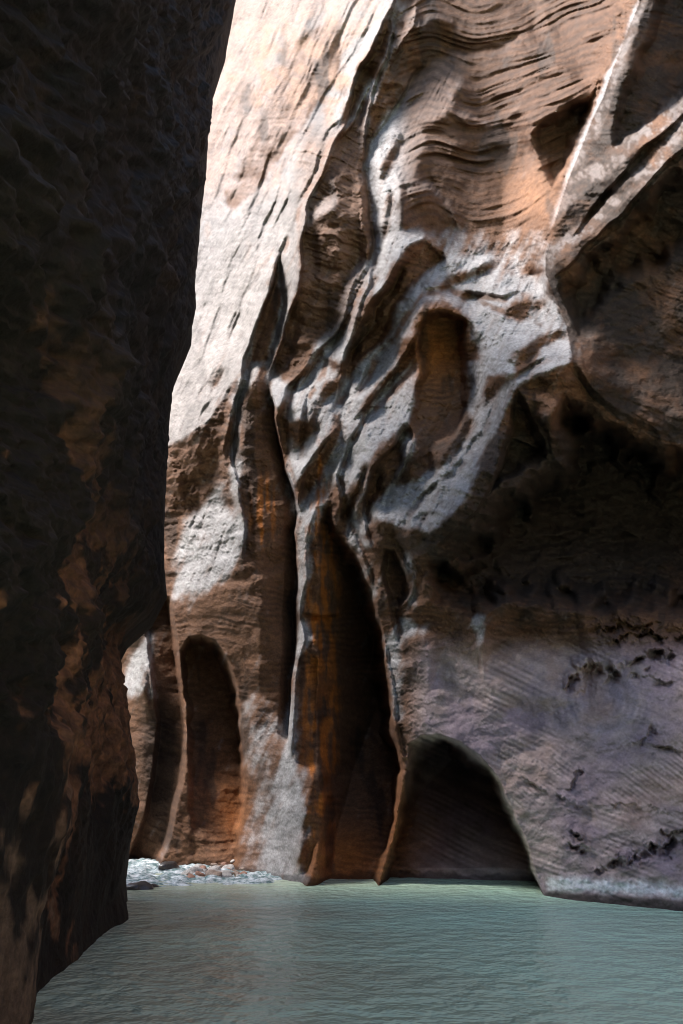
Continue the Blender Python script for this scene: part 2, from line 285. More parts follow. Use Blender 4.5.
# --- folds: each facet of the wall as traced on the rock face, with its tilt towards the open sky (positive) or under (negative)
def q(ox, oy, pts, k=3.794): return [(ox + a / k, oy + b / k) for a, b in pts]
A1, A2, A3, B1, B2, B3 = (160, 0), (340, 0), (503, 0), (160, 180), (340, 180), (503, 180)
C1, C2, C3, D1, D2, E1, E2 = (160, 360), (340, 360), (503, 360), (110, 540), (270, 540), (110, 720), (270, 720)
D3, E3 = (430, 540), (430, 720)
slab = [(60,-200),(398,-200),(394,0),(374,42),(357,75),(343,115),(325,165),(312,190),(303,225),(301,262),(298,290),(288,320),(274,357),(269,385),(236,376),(210,420),(186,436),(169,447),(160,470),(60,470)]
FOLDS = [
 (None, [(395,-200),(560,-200),(640,-200),(640,0),(560,230),(400,250),(340,200)], -.22, 6),
 (None, [(640,0),(648,-200),(900,-200),(900,480),(640,430),(575,380),(546,270)], -.6, 8),
 (None, slab, 1.1, 3),
 (A1, [(560,120),(470,160),(430,330),(300,640),(270,683),(390,683),(480,560),(590,400),(683,290),(683,60),(620,100)], .45, 8),
 (A1, [(300,300),(350,290),(340,400),(310,430)], .5, 5),
 (B1, [(240,40),(330,0),(400,0),(330,70),(270,120)], .5, 6),
 (A2, [(205,0),(130,160),(60,260),(0,330),(0,600),(80,540),(95,380),(130,320),(180,200),(190,90)], -.25, 4),
 (B1, [(610,0),(525,200),(535,310),(490,510),(430,683),(575,683),(620,560),(683,480),(683,0)], -.15, 5),
 (A2, [(70,260),(0,375),(0,415),(40,350),(85,275)], 1.1, 2),
 (A2, [(120,290),(40,420),(0,470),(0,510),(60,430),(145,300)], 1.0, 2),
 (B1, [(500,180),(440,300),(400,420),(370,560),(340,683),(420,683),(430,600),(470,480),(450,400),(460,330)], -1.2, 3),
 (B1, [(560,0),(500,140),(450,280),(460,400),(470,500),(440,600),(410,683),(430,683),(490,510),(530,310),(525,200),(610,0)], 1.4, 3),
 (B1, [(560,370),(530,430),(510,520),(570,560),(620,480),(620,380)], -1.4, 7),
 (B1, [(683,40),(600,90),(530,190),(530,215),(620,130),(683,90)], .9, 4),
 (B1, [(683,520),(610,600),(575,683),(683,683)], 1.3, 4),
 (A2, [(185,60),(200,140),(160,260),(110,370),(80,480),(95,520),(112,420),(165,310),(195,220),(218,130),(208,50)], 1.5, 2),
 (A2, [(205,0),(190,90),(205,150),(240,110),(270,60),(280,0)], .6, 3),
 (A2, [(285,0),(285,90),(330,70),(380,0)], -.4, 4),
 (A2, [(272,10),(262,110),(215,195),(245,180),(290,100),(288,0)], 1.2, 2),
 (A2, [(430,70),(340,75),(270,130),(200,210),(170,290),(120,400),(95,520),(108,560),(150,460),(230,370),(300,260),(360,210),(430,190)], -1.7, 4),
 (A2, [(290,100),(340,60),(420,90),(430,75),(340,45)], .8, 3),
 (A2, [(360,215),(300,265),(230,375),(150,470),(110,560),(95,640),(85,683),(280,683),(330,500),(420,400),(470,300),(430,220)], .8, 6),
 (A2, [(150,480),(100,560),(90,683),(240,683),(300,560),(200,520)], 1.1, 5),
 (A2, [(235,500),(140,683),(165,683),(245,540)], -.6, 3),
 (A2, [(180,470),(120,600),(130,640),(200,500)], 1.3, 3),
 (A2, [(390,140),(520,160),(600,150),(683,95),(683,130),(600,180),(500,195),(400,180)], -1.4, 4),
 (A2, [(400,185),(500,198),(600,185),(683,135),(683,165),(600,215),(480,225),(400,205)], .7, 4),
 (A2, [(430,335),(480,350),(540,380),(470,395),(430,370)], -1.1, 4),
 (A2, [(405,400),(460,428),(560,455),(640,425),(683,385),(683,402),(640,446),(560,472),(450,452)], .9, 3),
 (A2, [(400,418),(460,458),(560,478),(640,452),(683,408),(683,430),(640,480),(560,500),(450,490),(400,445)], -1.2, 4),
 (A2, [(300,470),(400,450),(440,470),(400,490),(310,500)], -.8, 4),
 (A2, [(430,555),(520,540),(640,540),(640,570),(520,580),(460,620),(420,600)], -1.3, 5),
 (B2, [(100,0),(115,120),(125,270),(110,400),(150,330),(200,260),(225,200),(225,90),(230,0)], 1.1, 4),
 (B2, [(195,40),(190,120),(160,230),(150,200),(175,100),(180,30)], -.5, 4),
 (B2, [(0,0),(0,480),(60,340),(80,290),(75,100),(70,0)], -.1, 4),
 (B2, [(0,190),(70,150),(80,270),(40,370),(0,430)], -1.5, 7),
 (B2, [(80,20),(100,60),(118,140),(120,310),(100,280),(85,220),(90,120)], -1.6, 2),
 (B2, [(80,290),(60,340),(20,420),(0,480),(0,683),(20,683),(60,570),(100,490),(112,400),(122,330),(105,290)], 1.2, 3),
 (B2, [(230,90),(300,80),(350,50),(440,180),(360,200),(225,190)], -.7, 5),
 (B2, [(240,0),(260,60),(340,40),(400,100),(445,185),(420,90),(340,0)], .8, 3),
 (B2, [(225,190),(440,180),(560,200),(683,260),(683,300),(500,290),(400,300),(330,215)], .65, 8),
 (B2, [(225,190),(150,330),(108,440),(150,430),(200,330),(270,250),(330,212),(300,185)], 1.1, 3),
 (B2, [(400,290),(340,240),(270,250),(200,330),(150,430),(110,450),(60,560),(30,683),(100,683),(170,600),(200,500),(260,420),(330,350),(400,300)], -1.8, 4),
 (B2, [(400,300),(330,350),(260,420),(200,500),(190,570),(100,683),(230,683),(290,560),(330,480),(400,440),(480,370),(620,300),(560,280),(450,290)], 1.0, 4),
 (B2, [(400,440),(480,370),(620,300),(683,310),(683,683),(540,683),(500,600),(490,530),(440,480)], 1.3, 6),
 (B2, [(370,405),(420,360),(480,355),(540,320),(610,300),(560,345),(470,385),(390,415)], -.8, 6),
 (B2, [(445,440),(480,422),(515,428),(470,460)], -1.0, 3),
 (B2, [(610,520),(683,480),(683,570),(640,560)], .0, 6),
 (B2, [(270,560),(300,500),(340,470),(330,510),(290,590)], -.9, 4),
 (B2, [(230,600),(280,590),(290,683),(220,683)], -.8, 5),
 (B2, [(290,540),(330,500),(400,485),(450,500),(490,540),(495,600),(480,683),(300,683),(275,620)], -1.5, 5),
 # below
 (C1, [(275,70),(190,230),(100,290),(35,330),(30,400),(60,460),(100,600),(160,560),(250,450),(265,300),(270,150)], .0, 5),
 (C1, [(200,215),(110,290),(80,330),(130,310),(260,240),(270,200)], -.8, 4),
 (C1, [(120,430),(150,390),(200,370),(225,400),(200,455),(120,455)], -1.4, 6),
 (C1, [(100,520),(140,505),(158,560),(110,595)], -1.2, 4),
 (C1, [(60,440),(90,430),(100,600),(70,500)], -1.1, 4),
 (C1, [(250,460),(160,560),(90,600),(70,683),(330,683),(250,540)], .76, 10),
 (C1, [(190,100),(230,20),(250,0),(235,60),(205,110)], -.6, 4),
 (C1, [(380,0),(320,140),(305,300),(300,450),(340,683),(430,683),(420,440),(415,230),(410,0)], .05, 6),
 (C1, [(310,190),(350,165),(415,150),(415,175),(350,185)], -.8, 3),
 (C1, [(300,345),(400,325),(400,345),(310,370)], -.6, 3),
 (C1, [(290,0),(300,60),(275,150),(280,300),(262,420),(285,560),(300,683),(330,683),(300,540),(300,400),(310,250),(325,130),(385,0)], 1.2, 4),
 (C1, [(300,460),(340,500),(360,683),(330,683)], -.8, 5),
 (C1, [(410,0),(420,130),(430,200),(470,160),(485,300),(480,420),(490,560),(530,600),(510,480),(560,430),(640,300),(660,230),(683,220),(683,0)], 1.2, 4),
 (C1, [(440,60),(500,110),(560,50),(570,0),(430,0)], .1, 5),
 (C1, [(430,190),(475,155),(485,290),(470,370),(440,280)], -1.2, 3),
 (C1, [(490,240),(530,225),(560,240),(580,200),(600,150),(590,260),(540,310),(510,340)], -1.1, 3),
 (C1, [(683,240),(660,260),(600,360),(550,430),(510,480),(520,500),(590,470),(640,370),(683,300)], -1.4, 3),
 (C1, [(630,0),(683,60),(683,20),(660,0)], -.8, 3),
 (C1, [(620,90),(683,40),(683,90),(640,140),(600,190)], -.6, 4),
 (C1, [(683,300),(640,380),(590,480),(530,560),(520,683),(590,683),(640,500),(683,430)], 1.1, 4),
 (C2, [(0,0),(150,0),(60,100),(0,130)], .9, 4),
 (C2, [(0,0),(90,0),(30,50),(0,70)], -.7, 4),
 (C2, [(305,0),(290,70),(260,240),(180,300),(110,380),(30,270),(0,240),(0,130),(60,90),(170,0)], 1.1, 4),
 (C2, [(300,0),(210,60),(140,140),(80,220),(75,195),(130,105),(220,20),(230,0)], -1.5, 2),
 (C2, [(0,240),(30,270),(110,385),(40,500),(0,560)], .8, 4),
 (C2, [(95,380),(40,470),(0,550),(0,610),(40,530),(115,400)], -1.3, 3),
 (C2, [(110,400),(60,500),(30,600),(20,683),(60,683),(70,580),(100,490),(130,400)], 1.0, 3),
 (C2, [(250,245),(190,300),(130,380),(100,460),(60,560),(60,610),(140,500),(200,440),(232,390),(215,300)], -1.6, 4),
 (C2, [(215,290),(270,270),(280,340),(240,420),(190,490),(170,500),(230,380)], 1.1, 4),
 (C2, [(310,0),(300,70),(275,180),(280,240),(490,190),(497,130),(480,0)], -.9, 6),
 (C2, [(280,240),(490,190),(490,300),(400,400),(340,420),(290,330)], .2, 6),
 (C2, [(265,245),(330,340),(335,405),(275,400),(300,360)], -1.3, 3),
 (C2, [(480,0),(530,0),(545,130),(500,250),(488,190),(497,120)], .9, 4),
 (C2, [(530,0),(640,0),(683,60),(640,170),(560,330),(500,480),(440,580),(340,660),(230,640),(140,600),(80,683),(60,683),(100,560),(200,480),(330,430),(400,400),(490,300),(540,140)], 1.25, 5),
 (C2, [(560,60),(640,70),(590,130),(550,175)], -1.2, 4),
 (C2, [(683,90),(640,170),(560,330),(500,480),(440,580),(340,660),(340,683),(900,683),(900,90)], -1.6, 5),
 (C2, [(590,270),(560,330),(520,420),(600,420)], .3, 7),
 (C2, [(160,660),(190,615),(210,640),(190,683)], -1.2, 3),
 (C3, [(0,60),(250,0),(620,200),(900,250),(900,683),(0,683)], -1.5, 8),
 (C3, [(0,100),(130,0),(250,0),(180,40),(80,80),(40,120),(0,210)], 1.1, 4),
 (C3, [(90,130),(150,70),(210,140),(200,200),(140,240)], .5, 10),
 (C3, [(170,290),(190,350),(290,370),(180,385)], .4, 6),
 (C3, [(0,660),(80,580),(200,500),(190,530),(60,620)], .4, 8),
 (C3, [(120,660),(260,620),(400,590),(400,610),(240,660)], .5, 8),
 # overhang and bowl edge
 (A3, [(480,20),(410,130),(350,230),(280,330),(250,370),(290,370),(380,280),(430,180),(510,30)], .4, 5),
 (A3, [(130,0),(110,130),(150,200),(250,300),(270,270),(180,150),(160,30)], .35, 6),
 (A3, [(370,290),(350,340),(250,380),(110,480),(100,560),(150,640),(240,683),(270,580),(330,430),(378,330)], -1.6, 5),
 (A3, [(90,570),(30,683),(190,683),(130,600)], .7, 8),
 (A3, [(510,0),(480,90),(440,190),(390,290),(350,380),(300,500),(260,600),(240,683),(270,683),(330,560),(400,430),(430,300),(480,180),(530,60),(550,0)], .85, 3),
 (A3, [(550,-300),(550,0),(490,180),(440,330),(400,390),(420,450),(470,510),(540,460),(640,370),(683,340),(900,200),(900,-300)], -1.7, 5),
 (A3, [(390,470),(450,510),(380,560),(300,650),(270,660),(330,560)], -.3, 4),
 (A3, [(900,230),(683,335),(600,420),(480,510),(380,590),(280,670),(240,683),(400,683),(420,640),(540,540),(683,430),(900,330)], 1.3, 4),
 (A3, [(640,480),(520,560),(420,640),(400,683),(470,660),(560,580)], -1.4, 3),
 (A3, [(900,340),(683,440),(640,520),(560,610),(470,683),(580,683),(640,580),(683,520),(900,420)], 1.1, 4),
 (A3, [(900,420),(683,530),(620,600),(590,683),(900,683)], -.9, 6),
 (B3, [(240,0),(200,90),(190,150),(170,240),(155,300),(160,340),(190,300),(200,200),(240,120),(330,30),(340,0)], 1.2, 3),
 (B3, [(350,10),(300,60),(240,110),(190,180),(190,235),(240,195),(330,125),(410,30),(400,0)], -1.5, 3),
 (B3, [(540,0),(460,50),(400,60),(330,130),(240,195),(180,270),(160,320),(180,340),(250,260),(330,200),(400,140),(480,60),(560,20),(600,0)], 1.2, 4),
 (B3, [(600,0),(480,60),(330,200),(250,260),(170,340),(180,430),(230,500),(260,570),(290,550),(360,500),(500,430),(683,280),(900,150),(900,0)], -1.8, 5),
 (B3, [(900,160),(683,290),(500,430),(380,520),(300,550),(270,600),(260,683),(360,683),(450,600),(600,540),(683,500),(900,420)], -1.0, 8),
 (B3, [(900,430),(683,500),(450,600),(360,683),(900,683)], -1.3, 10),
 (B3, [(275,590),(260,683),(320,683),(370,530)], .6, 6),
 (B3, [(0,0),(220,0),(200,90),(190,150),(160,180),(0,180)], .5, 8),
 (B3, [(0,180),(160,180),(160,300),(150,350),(0,370)], .6, 8),
 (B3, [(80,330),(120,320),(150,340),(110,360)], -1.0, 3),
 (B3, [(0,370),(160,350),(180,430),(230,510),(260,600),(250,683),(0,683)], 1.3, 6),
 (B3, [(20,480),(120,440),(160,470),(60,540),(0,520)], .1, 6),
 (B3, [(30,650),(130,600),(230,560),(240,590),(130,640),(100,683),(20,683)], -.1, 6),
 # feet
 (D1, [(265,0),(235,150),(232,240),(330,200),(450,150),(500,60),(510,0)], .76, 12),
 (D1, [(232,240),(260,380),(340,350),(400,370),(450,480),(490,683),(600,640),(683,500),(683,100),(450,150)], .15, 10),
 (D1, [(232,235),(330,195),(440,150),(445,175),(330,225),(235,265)], .7, 4),
 (D1, [(540,0),(700,0),(700,600),(640,420),(590,200)], -.7, 16),
 (D1, [(460,170),(683,80),(683,115),(480,190)], .5, 5),
 (D1, [(500,600),(560,570),(640,640),(620,683),(500,683)], .7, 8),
 (D1, [(155,330),(60,480),(50,540),(65,620),(130,570),(140,450)], 1.1, 4),
 (D1, [(155,330),(240,330),(280,683),(150,683),(130,570)], -.8, 6),
 (D1, [(150,360),(140,470),(150,600),(165,600),(158,470),(162,360)], .8, 2),
 (D2, [(105,0),(100,380),(65,683),(95,683),(110,450),(165,365),(125,300),(130,190),(155,90),(160,0)], 1.3, 3),
 (D2, [(310,60),(330,230),(350,260),(420,230),(400,110),(350,30)], .6, 5),
 (D2, [(300,0),(330,40),(400,20),(410,0)], 1.1, 3),
 (D2, [(490,20),(545,140),(528,250),(470,292),(555,240),(560,150),(525,50)], 1.2, 2),
 (D2, [(430,370),(475,683),(500,683),(540,480),(600,330),(500,300)], .8, 5),
 (D2, [(610,330),(560,410),(540,500),(510,620),(540,660),(600,600),(650,540),(670,440),(610,440),(600,400)], -1.1, 5),
 (D2, [(565,450),(610,430),(650,380),(600,380),(570,420)], .8, 4),
 (E1, [(500,0),(520,180),(540,260),(510,380),(480,560),(520,600),(683,600),(683,0)], .7, 12),
 (E1, [(600,60),(640,160),(650,300),(620,220)], .1, 6),
 (E1, [(140,190),(100,300),(80,580),(180,560),(200,460),(120,380)], .4, 8),
 (E2, [(0,0),(90,0),(85,160),(180,200),(150,370),(110,450),(100,590),(0,600)], .7, 10),
 (None, [(287,716),(296,716),(295,768),(302,800),(310,830),(306,885),(258,885),(266,830),(277,785),(284,750)], 1.0, 6),
 (E2, [(170,200),(185,320),(135,420),(165,570),(110,585),(115,450)], -.3, 5),
 # lower right
 (None, [(400,640),(470,622),(560,640),(900,640),(900,1000),(546,1000),(540,870),(500,775),(460,735),(405,745)], .42, 14),
 (D3, [(160,190),(290,140),(390,200),(400,280),(340,290),(250,250),(170,300),(140,380),(125,330)], -1.2, 7),
 (D3, [(110,210),(130,300),(125,380),(150,400),(140,300),(150,200)], .8, 4),
 (D3, [(0,300),(40,290),(30,340),(0,400)], -.7, 5),
 (D3, [(380,360),(430,325),(405,300),(440,240),(420,260)], .8, 4),
 (D3, [(370,410),(440,370),(530,370),(560,400),(520,470),(420,480)], .6, 10),
 (D3, [(170,410),(280,420),(380,440),(340,470),(200,450)], -.4, 8),
 (D3, [(110,420),(135,445),(160,420),(150,460),(120,460)], 1.0, 3),
 (E3, [(390,210),(470,215),(560,220),(683,240),(683,250),(560,232),(470,228)], .9, 3),
 (E3, [(412,140),(450,265),(440,268),(408,180)], .9, 2),
 (E3, [(590,110),(615,80),(610,100),(600,112)], 1.0, 2),
]
T = np.zeros(X.shape) + 0.1
WF = 2.6 * fbm(X / 9, Y / 9, 3, 71, .6); WG = 2.6 * fbm(X / 9, Y / 9, 3, 73, .6)
LIT_TONE = np.zeros(X.shape)
for org, pts, val, soft in FOLDS:
    if org is not None:
        pts = q(org[0], org[1], pts, 2.7 if org in (D3, E3) else 3.794)
    sl = window(pts, 10)
    if sl[0].stop <= sl[0].start or sl[1].stop <= sl[1].start: continue
    x = X[sl] + 0.5 * WX[sl] + 0.5 * WF[sl]; y = Y[sl] + 0.5 * WY[sl] + 0.5 * WG[sl]
    D, s_, t_, L_ = poly_dist(pts, x, y, True)
    sd_ = np.where(inside(pts, x, y), D, -D)
    kk = sm(0.5 + sd_ / (1.1 * soft))
    T[sl] = T[sl] * (1 - kk) + val * kk
    LIT_TONE[sl] = LIT_TONE[sl] * (1 - kk) + (1.0 if val > .75 else .45 if val > .55 else 0.0) * kk  # facets turned to the light made paler: lighting carried into the colour
flow = X + np.where(Y < 450, .62 * (Y - 450), .18 * (Y - 450)) + 5 * fbm(X / 90, Y / 90, 2, 631)
w_mid = sm((X - 285) / 30) * sm((505 - X) / 40) * sm((Y - 225) / 40) * sm((560 - Y) / 40)
T = T + w_mid * 1.1 * fbm(flow / 15, Y / 130, 3, 633) * (1 - .5 * (T < -.5))
ks_ = np.where(inside(slab, X, Y), 1.0, 0.0)
T = T + ks_ * .55 * fbm((X + .45 * Y) / 13, (Y - .45 * X) / 170, 3, 635)
T = np.where(T > 1.05, 1.05 + (T - 1.05) * .8, T)
_inI = np.where(inside(I_poly, X, Y), 1.0, 0.0)
T = np.where((_inI > 0) & (T > 0), T * .62, T) + _inI * .35 * fbm((X + Y) / 30, (Y - X) / 9, 3, 641)
T = T * (1 + 0.25 * fbm(X / 30, Y / 30, 3, 601)) + 0.16 * fbm(X / 22, Y / 22, 3, 603)
T = np.where(T < 0, T * 0.62, T) * GAIN
def fold(T, R0):
    e = np.array([0.53, 0.848])
    gy0, gx0 = np.gradient(R0, STEP)
    S_ = T - (e[0] * gx0 + e[1] * gy0)
    # fade at the borders so that the closed form below does not wrap
    wx = sm((X - xs[0]) / 60) * sm((xs[-1] - X) / 60) * sm((Y - ys[0]) / 60) * sm((ys[-1] - Y) / 90)
    S_ = S_ * wx
    pad = 160
    Sp = np.pad(S_, pad)
    h, w = Sp.shape
    ky = 2 * np.pi * np.fft.fftfreq(h, STEP)[:, None]; kx = 2 * np.pi * np.fft.rfftfreq(w, STEP)[None]
    we = e[0] * kx + e[1] * ky; wp = -e[1] * kx + e[0] * ky
    H = np.fft.rfft2(Sp) * (-1j * we) / (we ** 2 + LAM * wp ** 2 + MU ** 2)
    d = np.fft.irfft2(H, s=(h, w))[pad:-pad, pad:-pad]
    return d
R0 = R.copy()
R = R0 + fold(T, R0)
print('folds', R.min(), R.max(), np.abs(R - R0).max())
# --- real hollows, cut back into the wall
A([(196,452),(206,444),(220,448),(224,462),(218,478),(206,484),(194,474)], 12, w=9)
P([(270,380),(276,412),(281,440),(288,470),(294,495),(301,515),(299,545),(297,600),(296,640),(293,700),(290,760)], [(-36,0),(-14,-14),(-3,-44),(0,8),(7,8),(14,0)], taper=30)
def ridge(pts, a, wl=10, wr=22, taper=20): P(pts, [(-wl,0),(0,a),(2.2,-a*.9),(wr*.6,-a*.8),(wr,0)], taper=taper)
ridge([(398,-80),(394,0),(374,42),(357,75),(343,115),(325,165),(312,190),(303,225)], 9)
ridge([(389,15),(392,35),(383,66),(370,96),(363,125),(364,150),(363,180),(368,225),(371,262)], 10, 6, 16)
ridge([(414,0),(411,26),(400,48),(392,60)], 6, 5, 12)
ridge([(432,56),(418,66),(400,96),(384,120),(368,146)], 5, 14, 8)
ridge([(308,205),(303,235),(302,262),(298,290),(288,320),(274,357),(269,385)], 12, 7, 20)
ridge([(340,108),(330,122),(318,150)], 5, 6, 10); ridge([(376,75),(362,98),(346,124),(330,150)], 6, 6, 12)
ridge([(282,250),(270,285),(258,320),(246,352),(240,372),(236,400),(232,440),(230,465),(238,490),(242,531),(243,565)], 9, 8, 14)
ridge([(362,270),(350,300),(340,326),(322,352),(306,378),(292,400)], 7, 12, 14)
ridge([(371,262),(368,285),(358,318),(346,350),(338,372)], 10, 8, 14)
ridge([(404,246),(390,272),(376,292),(364,318),(348,346),(340,366)], 11, 10, 16)
ridge([(420,328),(408,345),(394,372),(376,394),(358,414),(345,424)], 8, 12, 14)
ridge([(336,424),(322,440),(308,462),(298,480)], 8, 10, 12)
ridge([(411,424),(398,440),(384,452),(372,466),(364,486),(356,510)], 9, 14, 14)
ridge([(366,462),(356,484),(346,508),(338,520)], 7, 10, 12)
ridge([(398,436),(410,446),(402,466),(390,484)], 5, 8, 10)
ridge([(700,95),(665,128),(640,152),(615,176),(590,205),(566,240)], 6, 14, 10)
ridge([(720,108),(690,140),(668,160),(645,186),(618,218),(590,242),(566,266),(552,278)], 8, 12, 14)
ridge([(548,455),(520,486),(500,520),(470,545),(440,560),(420,556)][0:1] + [(512,440),(500,468),(476,508),(456,530),(428,548)], 10, 20, 26)
TROUGH = np.zeros(X.shape)
def trough(pts, a=1.0, w=1.0, stone=1.0):
    sl0 = window(pts, 17 * w + 18)
    brk = np.clip(.75 + 1.1 * fbm(X[sl0] / 34, Y[sl0] / 90, 3, int(pts[0][0] + pts[0][1])), .2, 1.3)
    old = R[sl0].copy()
    P(pts, [(-13*w,0),(-3*w,6),(.8*w,-10),(5*w,-10),(9*w,-5),(17*w,0)], taper=26, amp=a)
    R[sl0] = old + (R[sl0] - old) * brk
    sl = window(pts, 12)
    D, s_, t_, L_ = poly_dist(pts, X[sl] + WX[sl], Y[sl] + WY[sl], False)
    TROUGH[sl] = np.maximum(TROUGH[sl], stone * sm(1.3 - np.abs(D * s_ - 3 * w) / (4.5 * w)) * sm(t_ / 20) * sm((L_ - t_) / 20))
trough([(384,28),(366,66),(348,98),(334,128),(316,166),(297,206),(282,254),(266,300),(254,336),(244,372),(236,404),(229,440),(226,470)], .9, .9)
trough([(366,128),(362,170),(366,215),(371,260),(358,296),(338,332),(312,366),(288,392),(279,418),(283,452),(296,500)], 1.0, .8)
trough([(436,248),(404,262),(386,286),(366,322),(348,356),(338,392),(330,424),(312,462),(300,498),(296,540)], 1.0, 1.0)
trough([(420,356),(404,376),(385,397),(362,419),(350,442),(339,478),(344,516),(362,552),(378,600)], .9, .8)
trough([(410,420),(394,444),(376,466),(364,494),(368,530),(384,566),(392,606),(398,650)], .9, .9)
trough([(470,300),(488,312),(520,318),(552,330)], .5, .8)
trough([(560,352),(536,362),(514,376),(496,398),(484,424),(470,452),(446,476),(424,492),(402,520),(384,540)], .55, .8, .5)
trough([(540,290),(505,300),(478,296),(450,286),(424,292),(400,318),(384,346),(366,372),(346,398)], .7, .9)
trough([(330,350),(318,378),(306,402),(300,432),(298,462)], .7, .7)
for pts, a in (([(384,2),(352,54),(322,100),(296,150),(272,206),(254,258),(238,306),(220,356),(206,396)], .65), ([(368,-20),(338,34),(306,92),(276,146),(250,204),(232,260),(214,318),(198,370)], .5),
               ([(338,-30),(312,30),(280,84),(256,132),(236,190),(218,250),(204,306)], .4), ([(300,-20),(276,36),(252,90),(232,150),(214,212)], .35), ([(396,10),(376,52),(352,92),(330,140)], .6),
               ([(296,180),(276,226),(258,276),(246,316)], .6), ([(262,250),(244,300),(226,350),(208,400),(190,428)], .5)):
    trough(pts, a * .55, .7, .4)
def crack(pts, prof, taper=8):
    sl0 = window(pts, 60); old = R[sl0].copy()
    global WX, WY
    wx0, wy0 = WX, WY; WX = WX + 1.3 * WF; WY = WY + 1.3 * WG
    P(pts, prof, taper=taper)
    WX, WY = wx0, wy0
    R[sl0] = old + (R[sl0] - old) * np.clip(.75 + 1.6 * fbm(X[sl0] / 13, Y[sl0] / 13, 3, 77), .05, 1.5)
crack([(624,672),(612,666),(600,663),(590,661),(578,668),(570,680),(565,694)], [(-12,0),(0,7),(2,-14),(10,-10),(30,0)], taper=8)
crack([(676,652),(660,650),(646,652),(634,662),(622,673)], [(-8,0),(0,9),(2,-13),(9,-8),(20,0)], taper=8)
crack([(690,632),(668,638),(650,630),(630,634),(612,642),(600,634)], [(-6,0),(0,6),(2,-9),(10,0)], taper=8)
crack([(660,618),(640,626),(622,620),(606,630),(590,626)], [(-6,0),(0,5),(2,-8),(10,0)], taper=8)
crack([(700,842),(676,836),(664,846),(650,844),(640,852),(630,848)], [(-6,0),(0,6),(2,-12),(9,-6),(16,0)], taper=6)
crack([(690,828),(672,834),(660,828)], [(-5,0),(0,4),(2,-8),(9,0)], taper=5)
crack([(632,860),(620,857),(608,860),(594,871)], [(-6,0),(0,6),(2,-13),(8,-5),(14,0)], taper=4)
crack([(590,852),(580,842),(574,846),(566,836)], [(-5,0),(0,4),(2,-8),(8,0)], taper=4)
crack([(584,838),(576,834),(570,828)], [(-5,0),(0,4),(2,-7),(8,0)], taper=4)
crack([(584,766),(576,770),(570,778),(566,788)], [(-4,0),(0,3),(2,-6),(7,0)], taper=5)
crack([(594,812),(580,803),(560,796),(535,784),(510,768)], [(-5,0),(0,1.5),(2,-2.5),(10,0)], taper=24)
crack([(720,820),(683,812),(645,806),(605,802),(575,799)], [(-8,0),(0,2),(3,-1.5),(10,0)], taper=24)
crack([(720,752),(690,748),(660,744),(630,742)], [(-5,0),(0,4),(2,-3),(8,0)], taper=10)
crack([(650,722),(646,738),(636,744),(626,743)], [(-5,0),(0,4),(2,-7),(8,0)], taper=5)
crack([(720,690),(690,684),(660,680),(640,672)], [(-6,0),(0,3),(2,-4),(9,0)], taper=10)
ridge([(316,505),(309,545),(306,568),(301,598),(300,620),(304,640),(298,660),(294,720),(291,762)], 7, 6, 10)
ridge([(383,637),(391,682),(396,722),(404,768)], 4, 4, 16)
ridge([(399,548),(413,578),(410,600),(398,614)], 6, 5, 10)
A([(449,252),(428,238),(405,248),(393,274),(378,295),(368,318),(352,345),(343,366),(360,364),(380,346),(392,326),(397,306),(412,288),(430,275),(447,263)], 16, w=6, gx=-0.1)
A([(417,326),(428,313),(440,307),(454,307),(466,320),(470,345),(470,380),(472,410),(458,435),(446,456),(432,470),(424,455),(413,440),(408,425),(412,400),(417,375),(415,350)], 30, w=8, gy=-0.35, gx=0.1)
A([(520,388),(528,400),(536,420),(546,440),(549,462),(522,476),(502,482),(486,498),(496,462),(504,432),(512,405)], 40, w=8)
A([(494,492),(474,524),(446,548),(424,560),(420,580),(432,606),(470,622),(505,606),(545,612),(600,618),(700,622),(830,620),(830,470),(660,446),(612,420),(590,400),(562,392),(548,420),(552,462),(522,482)], 125, w=30, gy=-0.35)
A([(601,80),(590,95),(570,103),(545,118),(526,135),(530,150),(540,170),(552,192),(562,186),(575,150),(590,115)], 34, w=9, gx=.5)
A([(658,-10),(642,40),(624,80),(614,105),(606,132),(610,150),(622,150),(650,126),(683,100),(740,60),(780,-60),(700,-210),(665,-120)], 40, w=10, gx=.3)
A([(558,282),(590,254),(616,230),(645,196),(668,169),(690,150),(790,100),(790,215),(683,258),(640,282),(608,304),(588,326),(576,345),(564,318)], 55, w=18, gy=-.25, gx=.1)
E_poly = [(330,496),(346,540),(375,590),(384,640),(394,720),(404,770),(395,830),(379,880),(379,990),(312,990),(312,878),(317,840),(322,800),(315,775),(293,765),(295,720),(299,660),(306,640),(300,616),(302,593),(310,566),(313,545),(319,506)]
A(E_poly, 70, w=12, gx=3.4, keep=12)
P([(345,612),(322,614),(300,612)], [(-10,0),(0,8),(2,-12),(16,0)])
P([(330,640),(334,700),(330,760),(326,800)], [(-18,0),(0,12),(10,0)])
P([(405,862),(370,848),(335,838),(318,832)], [(-30,0),(0,0),(14,12),(40,22),(60,22)], taper=8)
R = np.where(inside(E_poly, X + WX, Y + WY) & (X > 314), np.maximum(R, 3 + np.minimum(0, (Y - 879 - .8 * WX) * 1.15) - 10 * sm((X - 350) / 40) * sm((Y - 700) / 100)), R)
A([(384,548),(398,545),(410,575),(411,598),(401,613),(388,602),(380,575)], 22, w=6)
M_poly = [(405,772),(408,746),(420,735),(440,734),(460,741),(480,755),(500,781),(515,811),(528,846),(540,880),(546,899),(547,990),(379,990),(379,884),(395,832)]
A(M_poly, 0, w=15, target=-290, gx=-2.3, gy=0)
R = np.where(inside(M_poly, X + WX, Y + WY), np.maximum(R, -26 + np.minimum(0, (Y - 868 - 3 * WX * .3) * 2.2)), R)
